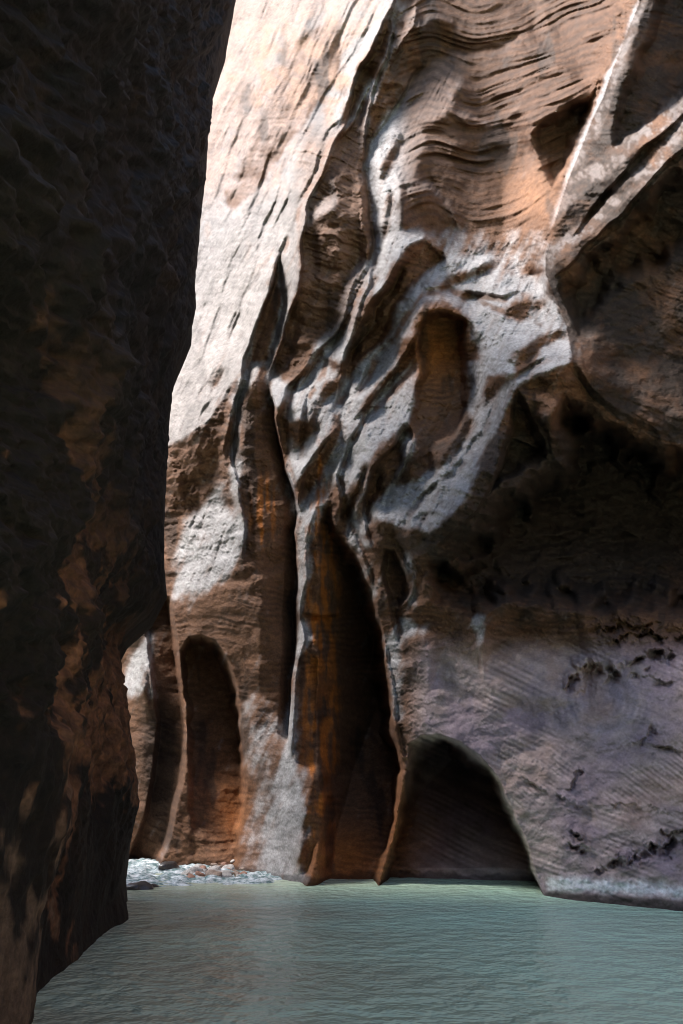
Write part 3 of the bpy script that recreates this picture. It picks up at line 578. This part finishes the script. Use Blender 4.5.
P([(404,770),(398,815),(386,856),(380,884),(379,930)], [(-4,0),(0,8),(10,6),(40,-2),(60,0)], taper=4)
A([(180,650),(188,637),(202,634),(217,641),(230,660),(240,700),(246,740),(248,780),(245,820),(240,860),(236,885),(186,885),(188,832),(186,786),(187,740),(182,700)], 52, w=7, gx=0.7, gy=-0.4, keep=5)
P([(168,596),(176,640),(186,720),(182,783),(168,838),(157,870),(153,920)], [(-30,-6),(-26,-32),(-4,-32),(2,8),(12,4),(24,0)], taper=6)

# --- finer relief: streaks down the slab, ledges of the bowl, cross-bedding, general roughness
wK = sm((420 - X - 0.38 * (Y - 0)) / 60 + 0.2) * sm((620 - Y) / 120)
wK = np.maximum(wK, 0.75 * bump(X, Y, 400, 430, 130, 170))
sx, sy = rot(X + 5 * fbm(X / 110, Y / 110, 2, 3), Y, 25)      # sx across the streaks, sy along
streak = fbm(sx / 9, sy / 120, 3, 11) + 0.7 * fbm(sx / 4, sy / 34, 2, 19)
R += wK * (1.3 * streak + 3.0 * ridged(sx / 48, sy / 300, 2, 13))
_bx = np.interp(xs, [330,365,395,430,475,520,560,620], [95,62,15,-3,14,0,-16,-40])
_k = np.hanning(33); _k /= _k.sum(); _bx = np.convolve(np.pad(_bx, 16, 'edge'), _k, 'valid'); bx = np.tile(_bx, (len(ys), 1))
wJ = sm((X - 385 - 0.0 * Y) / 30) * sm((612 - 0.32 * np.maximum(Y, 0) - X) / 30 + .6) * sm((245 - Y) / 30)
s = Y - bx + 9 * fbm(X / 110, Y / 70, 3, 23, 0.35)
def ledge(s, per, seed):
    k = np.floor(s / per); f = s / per - k
    a = (_hash(k, k * 0, seed) / 4294967296.0)
    return (0.25 + a) * (np.where(f < 0.8, f / 0.8, (1 - f) / 0.2) - 0.5)
led = 5.0 * ledge(s + 3 * fbm(X / 80, Y / 40, 2, 2), 31, 3) + 3.2 * ledge(s + 2 * fbm(X / 60, Y / 50, 2, 8), 13, 9) + 1.8 * ledge(s, 5.3, 4)
led *= 0.25 + 1.2 * sm(0.45 + 1.2 * fbm(X / 60, Y / 26, 3, 71))
R += wJ * led
s2 = Y - 0.55 * (380 - X) * -1 * 0.6 + 9 * fbm(X / 50, Y / 50, 3, 29)
wB = sm((X - 290) / 20) * sm((372 - X) / 14) * sm((Y - 110) / 40) * sm((350 - Y) / 30)
R += wB * (3.2 * ledge(s2, 15, 8) + 1.6 * ledge(s2, 6.2, 5))
# cross beds
gx_, gy_ = rot(X, Y, 24)
whorl = np.hypot((X - 600) / 1.0, (Y - 715) / 0.95)
k_wh = bump(X, Y, 602, 712, 52, 50)
bed = gy_ + 7 * fbm(X / 190, Y / 150, 2, 33, .3)
gx2, gy2 = rot(X, Y, 38); bed2 = gy2 + 6 * fbm(X / 150, Y / 150, 2, 39, .3)
k_b2 = sm((X - 500 - .9 * (800 - Y)) / 14) * sm((812 - Y) / 10) * sm((Y - 735) / 10)
whorl = np.hypot((X - 602), (Y - 700) / 0.92) + 2 * fbm(X / 40, Y / 40, 2, 34)
wG = sm((X - 400) / 30) * sm((Y - 628) / 40); n_bed = fbm(X / 60, Y / 40, 3, 37)
R += wG * sm(.3 + n_bed) * (1 - k_wh) * ((1 - k_b2) * (0.8 * ledge(bed, 13, 6) + 0.3 * ledge(bed, 4.6, 2)) + k_b2 * 1.0 * ledge(bed2, 6.0, 21))
R += wG * k_wh * 0.5 * ledge(whorl, 8, 27)
rough_w = 0.6 + 0.5 * sm((X - 380) / 80) * sm((Y - 420) / 60) * sm((650 - Y) / 40)
R += rough_w * (2.6 * fbm(X / 34, Y / 34, 3, 41) + 1.0 * fbm(X / 9, Y / 9, 3, 43, 0.6))
bedall = Y - 0.16 * X + 26 * fbm(X / 170, Y / 150, 2, 611, .4) + 2.0 * fbm(X / 26, Y / 20, 2, 613)
wS = (1 - wJ) * (1 - wG) * (1 - 0.75 * np.clip(T, 0, 1))
R += wS * sm(.55 + .8 * n_bed) * (1.3 * ledge(bedall, 12, 16) + 0.8 * ledge(bedall, 5.2, 12))
lit = np.clip(T, 0, 1) * (1 - wG) * sm((640 - Y) / 60)
dash = sm((fbm(sx / 3.6, sy / 42, 2, 621) + 0.5 * n_bed - 0.62) * 4) * lit
R -= 1.5 * dash
nf = fbm(X / 30, (Y + .15 * X) / 17, 4, 701) * 2.6
terr = np.floor(nf) + sm((nf - np.floor(nf) - .82) / .18)
R += 1.7 * terr * (1 - .65 * sm((Y - 540) / 60) * sm((395 - X) / 30)) * (1 - .65 * ks_) * (1 - .6 * wG) * (1 - .5 * _inI) * (1 - .8 * wJ)
R += lit * (0.9 * fbm(sx / 4.5, sy / 50, 3, 625, .6) + w_mid * 1.1 * fbm(flow / 4.2, Y / 38, 3, 645, .6))
# soft scoops (flutes)
scp = np.maximum(0, perlin(X / 40 + 3, Y / 32, 61)) ** 2
R -= 5 * scp * sm((Y - 150) / 200)
# rough lumps in the black recess
wH = bump(X, Y, 560, 520, 160, 95)
R += wH * 9 * ridged((X + Y * .7) / 60, (Y - X * .3) / 32, 3, 83)

# base distance of the wall (m) along the shore line
B = np.interp(X, [84,125,180,240,300,380,540,600,800], [21.5,20.6,19.6,18.6,17.5,16.9,15.9,15.4,13.6])
DIST = B * (1 - R / F)
def world(X, Y, D):
    u = (X - 341.5) / F; v = (512 - Y) / F
    dy = cp - v * sp; dz = sp + v * cp
    return np.stack([u / dy * D, D, CAM_H + dz / dy * D], -1)
PW = world(X, Y, DIST)
# below the river surface the rock simply runs on down
NW = grid_normals(PW)

# ------------------------------------------------------------------ rock colours (bleached, banded, iron-stained, varnished; some light and shade painted in)
def lerp(a, b, k): return a * (1 - k[..., None]) + np.array(b)[None, None] * k[..., None]
col = np.empty(X.shape + (3,)); col[:] = (0.165, 0.078, 0.040)
n_big = fbm(X / 70, Y / 70, 4, 101); n_mid = fbm(X / 18, Y / 18, 4, 103); n_f = fbm(X / 5, Y / 5, 3, 107); n_v = fbm(X / 7, Y / 55, 4, 109)
n_s = fbm(sx / 8, sy / 60, 4, 119)
def blur(a, n):
    k = np.hanning(2 * n + 3)[1:-1]; k /= k.sum()
    a = np.apply_along_axis(lambda v: np.convolve(np.pad(v, n, 'edge'), k, 'valid'), 0, a)
    return np.apply_along_axis(lambda v: np.convolve(np.pad(v, n, 'edge'), k, 'valid'), 1, a)
pale = sm((blur(LIT_TONE, 7) + .30 * n_s + .2 * n_mid + .1 * n_f - .12) / .85)  # bleached rock and painted light: pale on lit facets, brown on shaded ones
pale *= 1 - .85 * TROUGH * sm(.6 + 1.2 * n_mid)  # troughs lose the pale tone: crease shade put into the colour
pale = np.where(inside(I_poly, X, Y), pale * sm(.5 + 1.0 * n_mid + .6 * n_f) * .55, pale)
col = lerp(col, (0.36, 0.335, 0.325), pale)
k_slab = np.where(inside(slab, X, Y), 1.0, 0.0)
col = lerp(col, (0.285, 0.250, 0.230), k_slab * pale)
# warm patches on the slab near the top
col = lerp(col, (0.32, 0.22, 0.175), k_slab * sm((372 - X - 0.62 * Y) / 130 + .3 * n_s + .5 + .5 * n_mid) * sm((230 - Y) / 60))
col = lerp(col, (0.30, 0.165, 0.10), sm(bump(X, Y, 300, 70, 70, 55) * 1.6 * (0.6 + n_mid) - 0.2) * .8)
col = lerp(col, (0.24, 0.13, 0.08), sm((ridged(sx / 22, sy / 120, 2, 211) - 1.05) * 3) * wK * .45 * sm(.4 + n_big))
# lower right: purple grey with fine beds
sn = lambda v, p, ph=0: 0.5 + 0.5 * np.sin(v * 2 * np.pi / p + ph)
lines = sn(bed, 5.2) * (1 - k_b2) + sn(bed2, 4.4) * k_b2; l2 = sn(bed, 14, 1.0 * n_big)
lines = lines * (1 - k_wh) + sn(whorl, 7) * k_wh; l2 = l2 * (1 - k_wh) + sn(whorl, 17) * k_wh
lines = .5 + (lines - .5) * sm(.35 + 1.1 * n_bed)
gcol = np.empty_like(col); gcol[:] = (0.42, 0.315, 0.285)
gcol *= (0.48 + 0.66 * lines + 0.38 * l2)[..., None] * (1 + .28 * n_big[..., None])
gcol = lerp(gcol, (0.30, 0.255, 0.30), bump(X, Y, 602, 705, 50, 45) * (.4 + .4 * sn(whorl, 15)))
gcol = lerp(gcol, (0.36, 0.27, 0.31), sm(-n_big * 1.4 + .3 * n_mid) * .6)
gcol = lerp(gcol, (0.42, 0.27, 0.20), sm(n_big * 1.2 - .1) * .6)
col = col * (1 - wG[..., None]) + gcol * wG[..., None]
# white crust above the water line, dark wet foot below it
crust = bump(X * 0, Y - np.interp(X, [540, 580, 640, 720], [882, 885, 888, 895]) + 3 * n_mid, 0, 0, 1, 6.0) * sm((X - 544) / 6)
col = lerp(col, (0.82, 0.80, 0.77), np.clip(crust * (1.1 + .6 * n_f), 0, 1) * .95)
wet = sm((Y - np.interp(X, [540, 640, 720], [890, 895, 902])) / 4) * sm((X - 544) / 6)
col = lerp(col, (0.12, 0.09, 0.075), wet * .8)
# banding of the bowl
bl = 0.5 + 0.5 * np.sin(s * 2 * np.pi / 8.5 + 2 * n_mid)
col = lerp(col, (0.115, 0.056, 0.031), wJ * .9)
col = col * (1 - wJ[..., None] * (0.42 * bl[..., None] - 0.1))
col = lerp(col, (0.27, 0.125, 0.06), bump(X, Y, 535, 195, 32, 34) * .8)
col = lerp(col, (0.19, 0.10, 0.06), wB * .6)
# iron stain in the recesses, with warm bounce light painted into the orange
orange = sm(bump(X, Y, 322, 680, 17, 200) * 1.8 * (0.6 + 0.9 * n_v + .6 * n_mid) - .2)
orange = np.maximum(orange, .9 * sm(bump(X, Y, 263, 510, 14, 34) * 1.6 * (0.7 + 1.2 * n_v) - .25))
orange = np.maximum(orange, .5 * bump(X, Y, 230, 810, 16, 34)); orange = np.maximum(orange, .8 * bump(X, Y, 346, 858, 34, 30))
orange = np.maximum(orange, .6 * bump(X, Y, 435, 350, 26, 40)); orange = np.maximum(orange, .5 * bump(X, Y, 420, 840, 40, 50))
col = lerp(col, (0.44, 0.14, 0.025), np.clip(orange, 0, 1))
# manganese varnish streaks; near-black shade painted on recess, overhang and back pillar
varn_shade = sm((fbm(X / 26, Y / 90, 3, 131) - 0.28) * 3) * .6
varn_shade = np.maximum(varn_shade, sm(wH * 2.0 - .15 + .4 * n_mid) * .9)
varn_shade = np.maximum(varn_shade, np.where(inside(I_poly, X, Y), sm(.8 + .6 * n_big + .4 * n_mid), 0) * .92)
varn_shade = np.maximum(varn_shade, sm(bump(X, Y, 160, 760, 24, 90) * 1.4 - .2) * .75)
varn_shade *= (1 - 0.75 * pale) * (1 - .85 * wG)
col = lerp(col, (0.036, 0.026, 0.020), np.clip(varn_shade, 0, 1))
pits = sm((fbm(sx / 5, sy / 11, 2, 151) - 0.42) * 5) * pale
col = lerp(col, (0.16, 0.12, 0.11), pits * .3)
col = lerp(col, (0.13, 0.085, 0.07), dash * .3)
col *= (1 - wS * 0.38 * (0.5 + 0.5 * np.sin(bedall * 2 * np.pi / 7.3 + 2 * n_mid)) * sm(.5 + n_bed))[..., None]
col *= (1 + 0.16 * n_mid + 0.12 * n_f)[..., None]
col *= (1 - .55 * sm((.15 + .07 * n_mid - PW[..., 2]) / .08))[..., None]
col = np.clip(col, 0.008, 0.9)
grain = 0.75 - .35 * wG - .1 * wJ
col = np.concatenate([col, grain[..., None]], -1)

# ------------------------------------------------------------------ split the relief into cliffs and their faces
Qg = grid_quads(len(ys), len(xs))
cx = X[:-1, :-1] + STEP / 2; cy = Y[:-1, :-1] + STEP / 2
wxs, wys = WX[:-1, :-1], WY[:-1, :-1]
def reg(pts): return inside(pts, cx + wxs, cy + wys)
label = np.zeros(cx.shape, int)
R_BACK, R_SLAB, R_BUTT, R_ARCHB, R_FACE, R_RIB, R_REC, R_BOWL, R_SADDLE, R_HOLL, R_OVER, R_BLACK, R_LOW, R_ARCH = range(14)
label[:] = R_SADDLE
butt = [(60,470),(160,470),(169,447),(186,436),(210,420),(236,376),(269,385),(272,420),(274,480),(284,560),(292,640),(292,720),(293,765),(315,775),(322,800),(316,840),(312,878),(312,1000),(150,1000),(153,920),(157,870),(168,838),(182,783),(186,720),(176,640),(168,596),(160,560)]
back = [(60,470),(160,470),(160,560),(168,596),(176,640),(186,720),(182,783),(168,838),(157,870),(153,920),(150,1000),(60,1000)]
rib = [(398,-200),(430,-200),(420,-10),(411,24),(404,40),(390,70),(378,95),(368,120),(366,146),(366,180),(370,225),(372,255),(366,290),(352,345),(343,366),(360,364),(372,380),(362,410),(356,440),(345,512),(352,520),(330,496),(319,506),(313,545),(310,566),(302,593),(300,616),(306,640),(299,660),(295,720),(292,765),(292,720),(297,660),(292,640),(284,560),(274,480),(272,420),(269,385),(274,357),(288,320),(298,290),(301,262),(303,225),(312,190),(325,165),(343,115),(357,75),(374,42),(394,0)]
bowl = [(430,-200),(648,-200),(640,0),(630,25),(612,70),(604,95),(592,120),(580,150),(568,180),(560,205),(552,230),(546,255),(500,238),(450,232),(405,246),(372,255),(370,225),(366,180),(366,146),(368,120),(378,95),(390,70),(404,40),(411,24),(420,-10)]
black = [(494,492),(474,524),(446,548),(424,560),(420,580),(432,606),(470,622),(505,606),(545,612),(600,618),(700,622),(850,620),(850,470),(660,446),(612,420),(590,400),(562,392),(548,420),(552,462),(522,482)]
low = [(375,590),(384,602),(401,613),(432,606),(470,622),(505,606),(545,612),(600,618),(700,622),(850,620),(850,1000),(379,1000),(379,880),(395,830),(404,770),(394,720),(384,640)]
holl = [(417,326),(428,313),(440,307),(454,307),(466,320),(470,345),(470,380),(472,410),(458,435),(446,456),(432,470),(424,455),(413,440),(408,425),(412,400),(417,375),(415,350)]
archb = [(180,650),(188,637),(202,634),(217,641),(230,660),(240,700),(246,740),(248,780),(245,820),(240,860),(236,885),(186,885),(188,832),(186,786),(187,740),(182,700)]
for pts, k in ((slab, R_SLAB), (butt, R_BUTT), (back, R_BACK), (rib, R_RIB), (bowl, R_BOWL), (low, R_LOW), (black, R_BLACK), (I_poly, R_OVER), (holl, R_HOLL), (E_poly, R_REC), (M_poly, R_ARCH), (archb, R_ARCHB)):
    label[reg(pts)] = k
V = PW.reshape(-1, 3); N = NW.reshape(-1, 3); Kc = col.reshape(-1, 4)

# right canyon wall runs on past the camera, out of frame, joined to the lower and upper right masses
NE = 14
edge = PW[:, -1]; ext = [edge]; rng = np.random.RandomState(4)
for i in range(1, NE + 1):
    t = i / NE
    tgtx = 8.0 + 2.5 * np.sin(t * 9) * .4 + 0.06 * np.maximum(edge[:, 2], 0)
    e = edge.copy(); e[:, 1] = edge[:, 1] * (1 - t) + (-26) * t
    kk = sm(np.array(min(1, t * 3)))
    e[:, 0] = edge[:, 0] * (1 - kk) + tgtx * kk
    e[:, 2] = np.where(e[:, 2] > 3, 3 + (e[:, 2] - 3) * (1 - 0.84 * float(sm(np.array(t * 3.0)))), e[:, 2])
    if i == NE: e[:, 0] = 2.0; e[:, 1] = -31
    ext.append(e)
ext = np.stack(ext, 1)                                   # rows, NE+1, 3
Qe = grid_quads(len(ys), NE + 1)

def cliff(name, lab, cat, parts, at):
    root = empty(name, at, lab, cat)
    for pname, k, plab in parts:
        Q = Qg[label == k]
        v, n, c, q = sub_mesh(V, N, Kc, Q)
        if k in (R_OVER, R_LOW, R_BLACK):
            yc = ys[:-1] + STEP / 2
            rows = {R_OVER: yc < 460, R_BLACK: (yc >= 460) & (yc < 620), R_LOW: yc >= 620}[k]
            Q2 = Qe[rows].reshape(-1, 4)
            V2 = ext.reshape(-1, 3); N2 = grid_normals(ext).reshape(-1, 3); K2 = np.tile(np.array([[.16, .10, .07, .8]]), (len(V2), 1))
            v2, n2, c2, q2 = sub_mesh(V2, N2, K2, Q2)
            q2 = q2 + len(v)
            v = np.r_[v, v2]; n = np.r_[n, n2]; c = np.r_[c, c2]; q = np.r_[q, q2]
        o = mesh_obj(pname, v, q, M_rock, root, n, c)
        if plab: o['label'] = plab
    return root

cliff('sandstone_cliff', 'tall pale sandstone cliff, bleached white on top, with an arched hollow at its foot', 'cliff',
      [('slab', R_SLAB, 'bleached sloping slab'), ('buttress', R_BUTT, None), ('arched_hollow', R_ARCHB, 'dark arched hollow')], (-2.0, 18.5, 0))
cliff('rock_pillar', 'dark rock pillar with a pale left edge, behind the black wall and left of the arched hollow', 'rock',
      [('rock_face', R_BACK, None)], (-5.5, 20.5, 0))
cliff('rib_cliff', 'narrow fluted cliff with thin pale ribs above a deep rust orange recess', 'cliff',
      [('rib', R_RIB, 'brown and pale fluted ribs'), ('recess', R_REC, 'rust orange shadowed recess')], (0.3, 17.0, 0))
cliff('banded_cliff', 'broad banded cliff with a ledged brown bowl above a purple grey foot', 'cliff',
      [('bowl', R_BOWL, 'brown bowl of thin ledges'), ('saddle', R_SADDLE, 'pale smooth lip'), ('hollow', R_HOLL, None),
       ('recess', R_BLACK, 'black recess under the overhang'), ('lower_face', R_LOW, 'purple grey cross-bedded face with a white water line'), ('water_arch', R_ARCH, 'black arched cave at the water')], (3.5, 15.5, 0))
cliff('rock_overhang', 'jutting overhang with two pale ribs and a black underside, high on the right', 'overhang',
      [('overhang_face', R_OVER, None)], (6.0, 13.0, 12.0))

# ------------------------------------------------------------------ near wall on the left
sil = [(262,-170),(250,-60),(236,0),(225,60),(207,115),(207,170),(200,225),(193,300),(191,345),(172,390),(168,440),(165,500),(163,560),(167,598),(152,626),(128,648),(121,662),(127,700),(132,740),(135,800),(130,850),(126,880),(128,905),(128,985)]
YC = 13.5
sz, sX = [], []
for (x, y) in sil:
    u = (x - 341.5) / F; v = (512 - y) / F; dy = cp - v * sp; dz = sp + v * cp
    sz.append(CAM_H + dz / dy * YC); sX.append(u / dy * YC)
o_ = np.argsort(sz); sz = np.array(sz)[o_]; sX = np.array(sX)[o_]
pY = np.r_[np.linspace(-30, 2, 20)[:-1], np.arange(2, 13.2, 0.045), np.linspace(13.2, 13.5, 12)[1:]]
zr = np.r_[np.arange(-1.2, 9, 0.045), np.arange(9, 20, 0.08), np.arange(20, 27.3, 0.12)]
YY, ZZ = np.meshgrid(pY, zr)
XC = np.interp(ZZ, sz, sX)
base = np.where(YY > 0, -1.25 - 0.18 * YY, -1.25 - 1.9 * np.sin(np.clip(-YY / 14, 0, 1.57)))
base = np.where(YY < -24, base + (-24 - YY) * .8, base)
k = sm((YY - 5.5) / 8.0)
XX = base + k * (XC - (-1.25 - 0.18 * YC)) 
# flare: the wall leans out over the water a little, with vertical flutes
q = np.clip((13.5 - YY) / 2.5, 0, 1)
disp = 0.30 * fbm(YY / 2.6, ZZ / 5.5, 4, 301) + 0.06 * ridged(YY / 1.1 + 0.25 * ZZ, ZZ / 4.0, 3, 307) + 0.05 * fbm(YY / .4, ZZ / .4, 5, 311, .6)
disp *= 0.25 + 0.75 * sm((ZZ - .2) / 2.2)
disp += 0.10 * bump(YY, ZZ, 5.4, 0.1, 0.8, 0.7) + 0.22 * bump(YY, ZZ, 11.6, 0.0, 0.7, 0.45)
disp -= 0.25 * bump(YY, ZZ, 7.4, 0.6, 1.0, 1.2)
disp -= 0.28 * sm((YY - 9) / 2) * bump(YY * 0, ZZ, 0, 4.2, 1, .9) * 0.3
nq = fbm(YY / 1.3, ZZ / 1.1, 4, 315) * 3
disp += .035 * (np.floor(nq) + sm((nq - np.floor(nq) - .8) / .2)) * (.3 + .7 * sm(ZZ / 2))
XX = XX + disp * (0.10 + 0.90 * q)
fz = np.clip((1.72 * YY + 4.0) / 26.0, 0.16, 1)
ZZ = np.where(ZZ > 2, 2 + (ZZ - 2) * fz, ZZ)
# round the corner and run away behind
rows = [np.stack([XX, YY, ZZ], -1)]
corner = []
for (dx, dyy) in [(-0.05, .12), (-0.15, .25), (-.35, .4), (-.8, .6), (-1.6, .85), (-3, 1.2), (-8, 2.2), (-18, 4), (-40, 8)]:
    e = np.stack([XX[:, -1] + dx, YY[:, -1] + dyy, ZZ[:, -1]], -1); corner.append(e)
PL = np.concatenate([rows[0], np.stack(corner, 1)], 1)
PL = PL[:, ::-1]                      # so the rock faces the river
NL = grid_normals(PL)
Yl, Zl = PL[..., 1], PL[..., 2]
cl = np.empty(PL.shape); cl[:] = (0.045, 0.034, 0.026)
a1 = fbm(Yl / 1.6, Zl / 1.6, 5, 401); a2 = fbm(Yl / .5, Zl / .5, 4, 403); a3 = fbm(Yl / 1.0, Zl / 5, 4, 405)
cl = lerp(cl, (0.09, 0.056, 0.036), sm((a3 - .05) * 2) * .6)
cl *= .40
a4 = fbm(Yl / .16, Zl / .16, 4, 407, .6)
patch = sm((a1 + .45 * a2 + .2 * a4 + 0.95 * bump(Yl, Zl, 10.5, 3.2, 3.2, 1.5) + .5 * bump(Yl, Zl, 6.5, 1.2, 2, .9) - 0.38) * 5)
cl = lerp(cl, (0.22, 0.115, 0.070), patch * (0.10 + .9 * sm((4.8 - Zl) / 2)) * (.75 + .4 * a4))
cl = lerp(cl, (0.19, 0.15, 0.125), sm((a1 * .6 + a2 * .5 + .3 * a4 + 1.2 * bump(Yl, Zl, 5.2, .3, 1.6, 1.0) - .35) * 3.5) * sm((2.4 - Zl) / 1.2) * .9)
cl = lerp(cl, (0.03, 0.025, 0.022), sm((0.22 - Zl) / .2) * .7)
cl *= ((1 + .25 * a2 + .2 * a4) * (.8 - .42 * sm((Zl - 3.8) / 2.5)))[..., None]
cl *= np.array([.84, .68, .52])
cl = np.clip(cl, .004, .8)
wall = empty('canyon_wall', (-2.4, 6.4, 0), 'near black canyon wall with rusty patches rising straight from the water, filling the left side', 'canyon wall')
Ql = grid_quads(PL.shape[0], PL.shape[1])
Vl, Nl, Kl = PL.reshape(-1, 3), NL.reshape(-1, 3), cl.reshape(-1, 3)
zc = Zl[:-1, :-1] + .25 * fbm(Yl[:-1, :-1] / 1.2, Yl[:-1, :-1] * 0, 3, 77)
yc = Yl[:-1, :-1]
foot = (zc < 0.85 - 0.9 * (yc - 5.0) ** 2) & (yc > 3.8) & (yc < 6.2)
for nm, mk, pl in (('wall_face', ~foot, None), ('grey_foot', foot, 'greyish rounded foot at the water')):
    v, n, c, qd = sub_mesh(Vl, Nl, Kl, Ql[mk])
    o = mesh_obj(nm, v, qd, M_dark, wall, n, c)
    if pl: o['label'] = pl

# ------------------------------------------------------------------ river
def sheet(x0, x1, y0, y1, nx, ny, f):
    gx, gy = np.meshgrid(np.linspace(x0, x1, nx), np.linspace(y0, y1, ny))
    return np.stack([gx, gy, f(gx, gy)], -1)
S = sheet(-60, 40, -45, 80, 420, 520, lambda x, y: 0.012 * fbm(x / 1.1, y / .8, 2, 501))
ro = mesh_obj('river', S.reshape(-1, 3), grid_quads(S.shape[0], S.shape[1])[:, :, ::-1].reshape(-1, 4), M_water)
ro['kind'] = 'structure'

# riffle of white water over the gravel at the foot of the pale cliff
def foam_material():
    m = bpy.data.materials.new('white_water'); m.use_nodes = True; t = m.node_tree; n = t.nodes; L = t.links
    b = n['Principled BSDF']; b.inputs['Roughness'].default_value = 0.25
    geo = n.new('ShaderNodeNewGeometry')
    sc = n.new('ShaderNodeVectorMath'); sc.operation = 'MULTIPLY'; sc.inputs[1].default_value = (1.5, 2.6, 1); L.new(geo.outputs['Position'], sc.inputs[0])
    a = n.new('ShaderNodeTexNoise'); a.inputs['Scale'].default_value = 3.0; a.inputs['Detail'].default_value = 6; a.inputs['Roughness'].default_value = .7; L.new(sc.outputs[0], a.inputs['Vector'])
    cr = n.new('ShaderNodeValToRGB'); cr.color_ramp.elements[0].position = .42; cr.color_ramp.elements[0].color = (.12, .2, .2, 1); cr.color_ramp.elements[1].position = .62; cr.color_ramp.elements[1].color = (.85, .88, .9, 1)
    L.new(a.outputs['Fac'], cr.inputs[0]); L.new(cr.outputs[0], b.inputs['Base Color'])
    bu = n.new('ShaderNodeBump'); bu.inputs['Strength'].default_value = .7; bu.inputs['Distance'].default_value = .1; L.new(a.outputs['Fac'], bu.inputs['Height']); L.new(bu.outputs[0], b.inputs['Normal'])
    return m
def riff(x, y):
    inside_ = sm((y - np.interp(x, [-8, -4, -2, -0.5, 1], [14.6, 14.9, 15.5, 16.4, 17.0]) + .5 * fbm(x / .8, y / .8, 2, 7)) / 1.2)
    inside_ = inside_ * sm((-0.7 - x) / .9)
    return -0.05 + 0.085 * inside_ * (0.7 + fbm(x / .5, y / .28, 3, 521)) + 0.02 * inside_
S = sheet(-9, 1.0, 14, 22.5, 220, 240, riff)
fo = mesh_obj('riffle', S.reshape(-1, 3), grid_quads(S.shape[0], S.shape[1])[:, :, ::-1].reshape(-1, 4), foam_material())
fo['kind'] = 'stuff'; fo['label'] = 'blue white riffle of broken water over gravel'; 

# ------------------------------------------------------------------ cobbles
M_cob = [plain('pale_cobble', (0.50, 0.45, 0.41), .7), plain('brown_cobble', (0.30, 0.21, 0.16), .7), plain('wet_cobble', (0.07, 0.06, 0.055), .35), plain('rust_cobble', (0.34, 0.17, 0.11), .7)]
def stone_mesh(name, seed, mat):
    n1, n2 = 12, 18
    th, ph = np.meshgrid(np.linspace(0.001, math.pi - .001, n1), np.linspace(0, 2 * math.pi, n2, endpoint=False), indexing='ij')
    d = np.stack([np.sin(th) * np.cos(ph), np.sin(th) * np.sin(ph), np.cos(th)], -1)
    rr = 1 + .22 * np.sin(2.1 * d[..., 0] + seed) * np.cos(1.9 * d[..., 1] - seed * 1.7) + .14 * np.sin(4 * d[..., 1] + 3 * d[..., 2] + seed * 2.3) + .07 * np.sin(7 * d[..., 0] + seed)
    v = (d * rr[..., None]).reshape(-1, 3)
    f = []
    for i in range(n1 - 1):
        for j in range(n2):
            f.append((i * n2 + j, (i + 1) * n2 + j, (i + 1) * n2 + (j + 1) % n2, i * n2 + (j + 1) % n2))
    me = bpy.data.meshes.new(name); me.from_pydata(v.tolist(), [], f); me.materials.append(mat)
    me.polygons.foreach_set('use_smooth', np.ones(len(me.polygons), bool)); me.update()
    return me
def ground_pt(x, y):
    u = (x - 341.5) / F; v = (512 - y) / F; dy = cp - v * sp; dz = sp + v * cp
    D = -CAM_H * dy / dz
    return u / dy * D, D
random.seed(8)
stones = [stone_mesh('cobble', k, M_cob[(0, 1, 0, 3, 1, 0)[k]]) for k in range(6)]
def stone(px, py, size, me, label, group, name='cobble', z=0.0):
    x, y = ground_pt(px, py)
    o = link(bpy.data.objects.new(name, me)); o.location = (x, y, z)
    o.scale = (size * random.uniform(.9, 1.5), size * random.uniform(.8, 1.1), size * random.uniform(.5, .75))
    o.rotation_euler = (random.uniform(-.2, .2), random.uniform(-.2, .2), random.uniform(0, 6.28))
    o['label'] = label; o['category'] = 'stone'
    if group: o['group'] = group
    return o
for k in range(46):
    t = random.random(); px = 188 + 54 * t; py = random.uniform(873 - 5 * t, 881 - 3 * t)
    stone(px, py, random.choice([.05, .06, .08, .1, .13, .17]) * random.uniform(.8, 1.2), stones[k % 6], 'rounded cobble in the pile between the riffle and the arched hollow', 'cobbles piled at the foot of the pale cliff', z=0.03 + .14 * random.random() * (882 - py) / 12)
wm = stone_mesh('boulder', 3.3, M_cob[2])
b1 = stone(169, 871, .30, wm, 'dark wet boulder at the left foot of the arched hollow', None, 'boulder', .02)
b2 = stone(136, 889, .20, wm, 'low black rock breaking the riffle beside the black wall', None, 'boulder', 0)
b3 = stone(151, 887, .10, wm, 'small black rock in the middle of the riffle', None, 'boulder', 0.01)
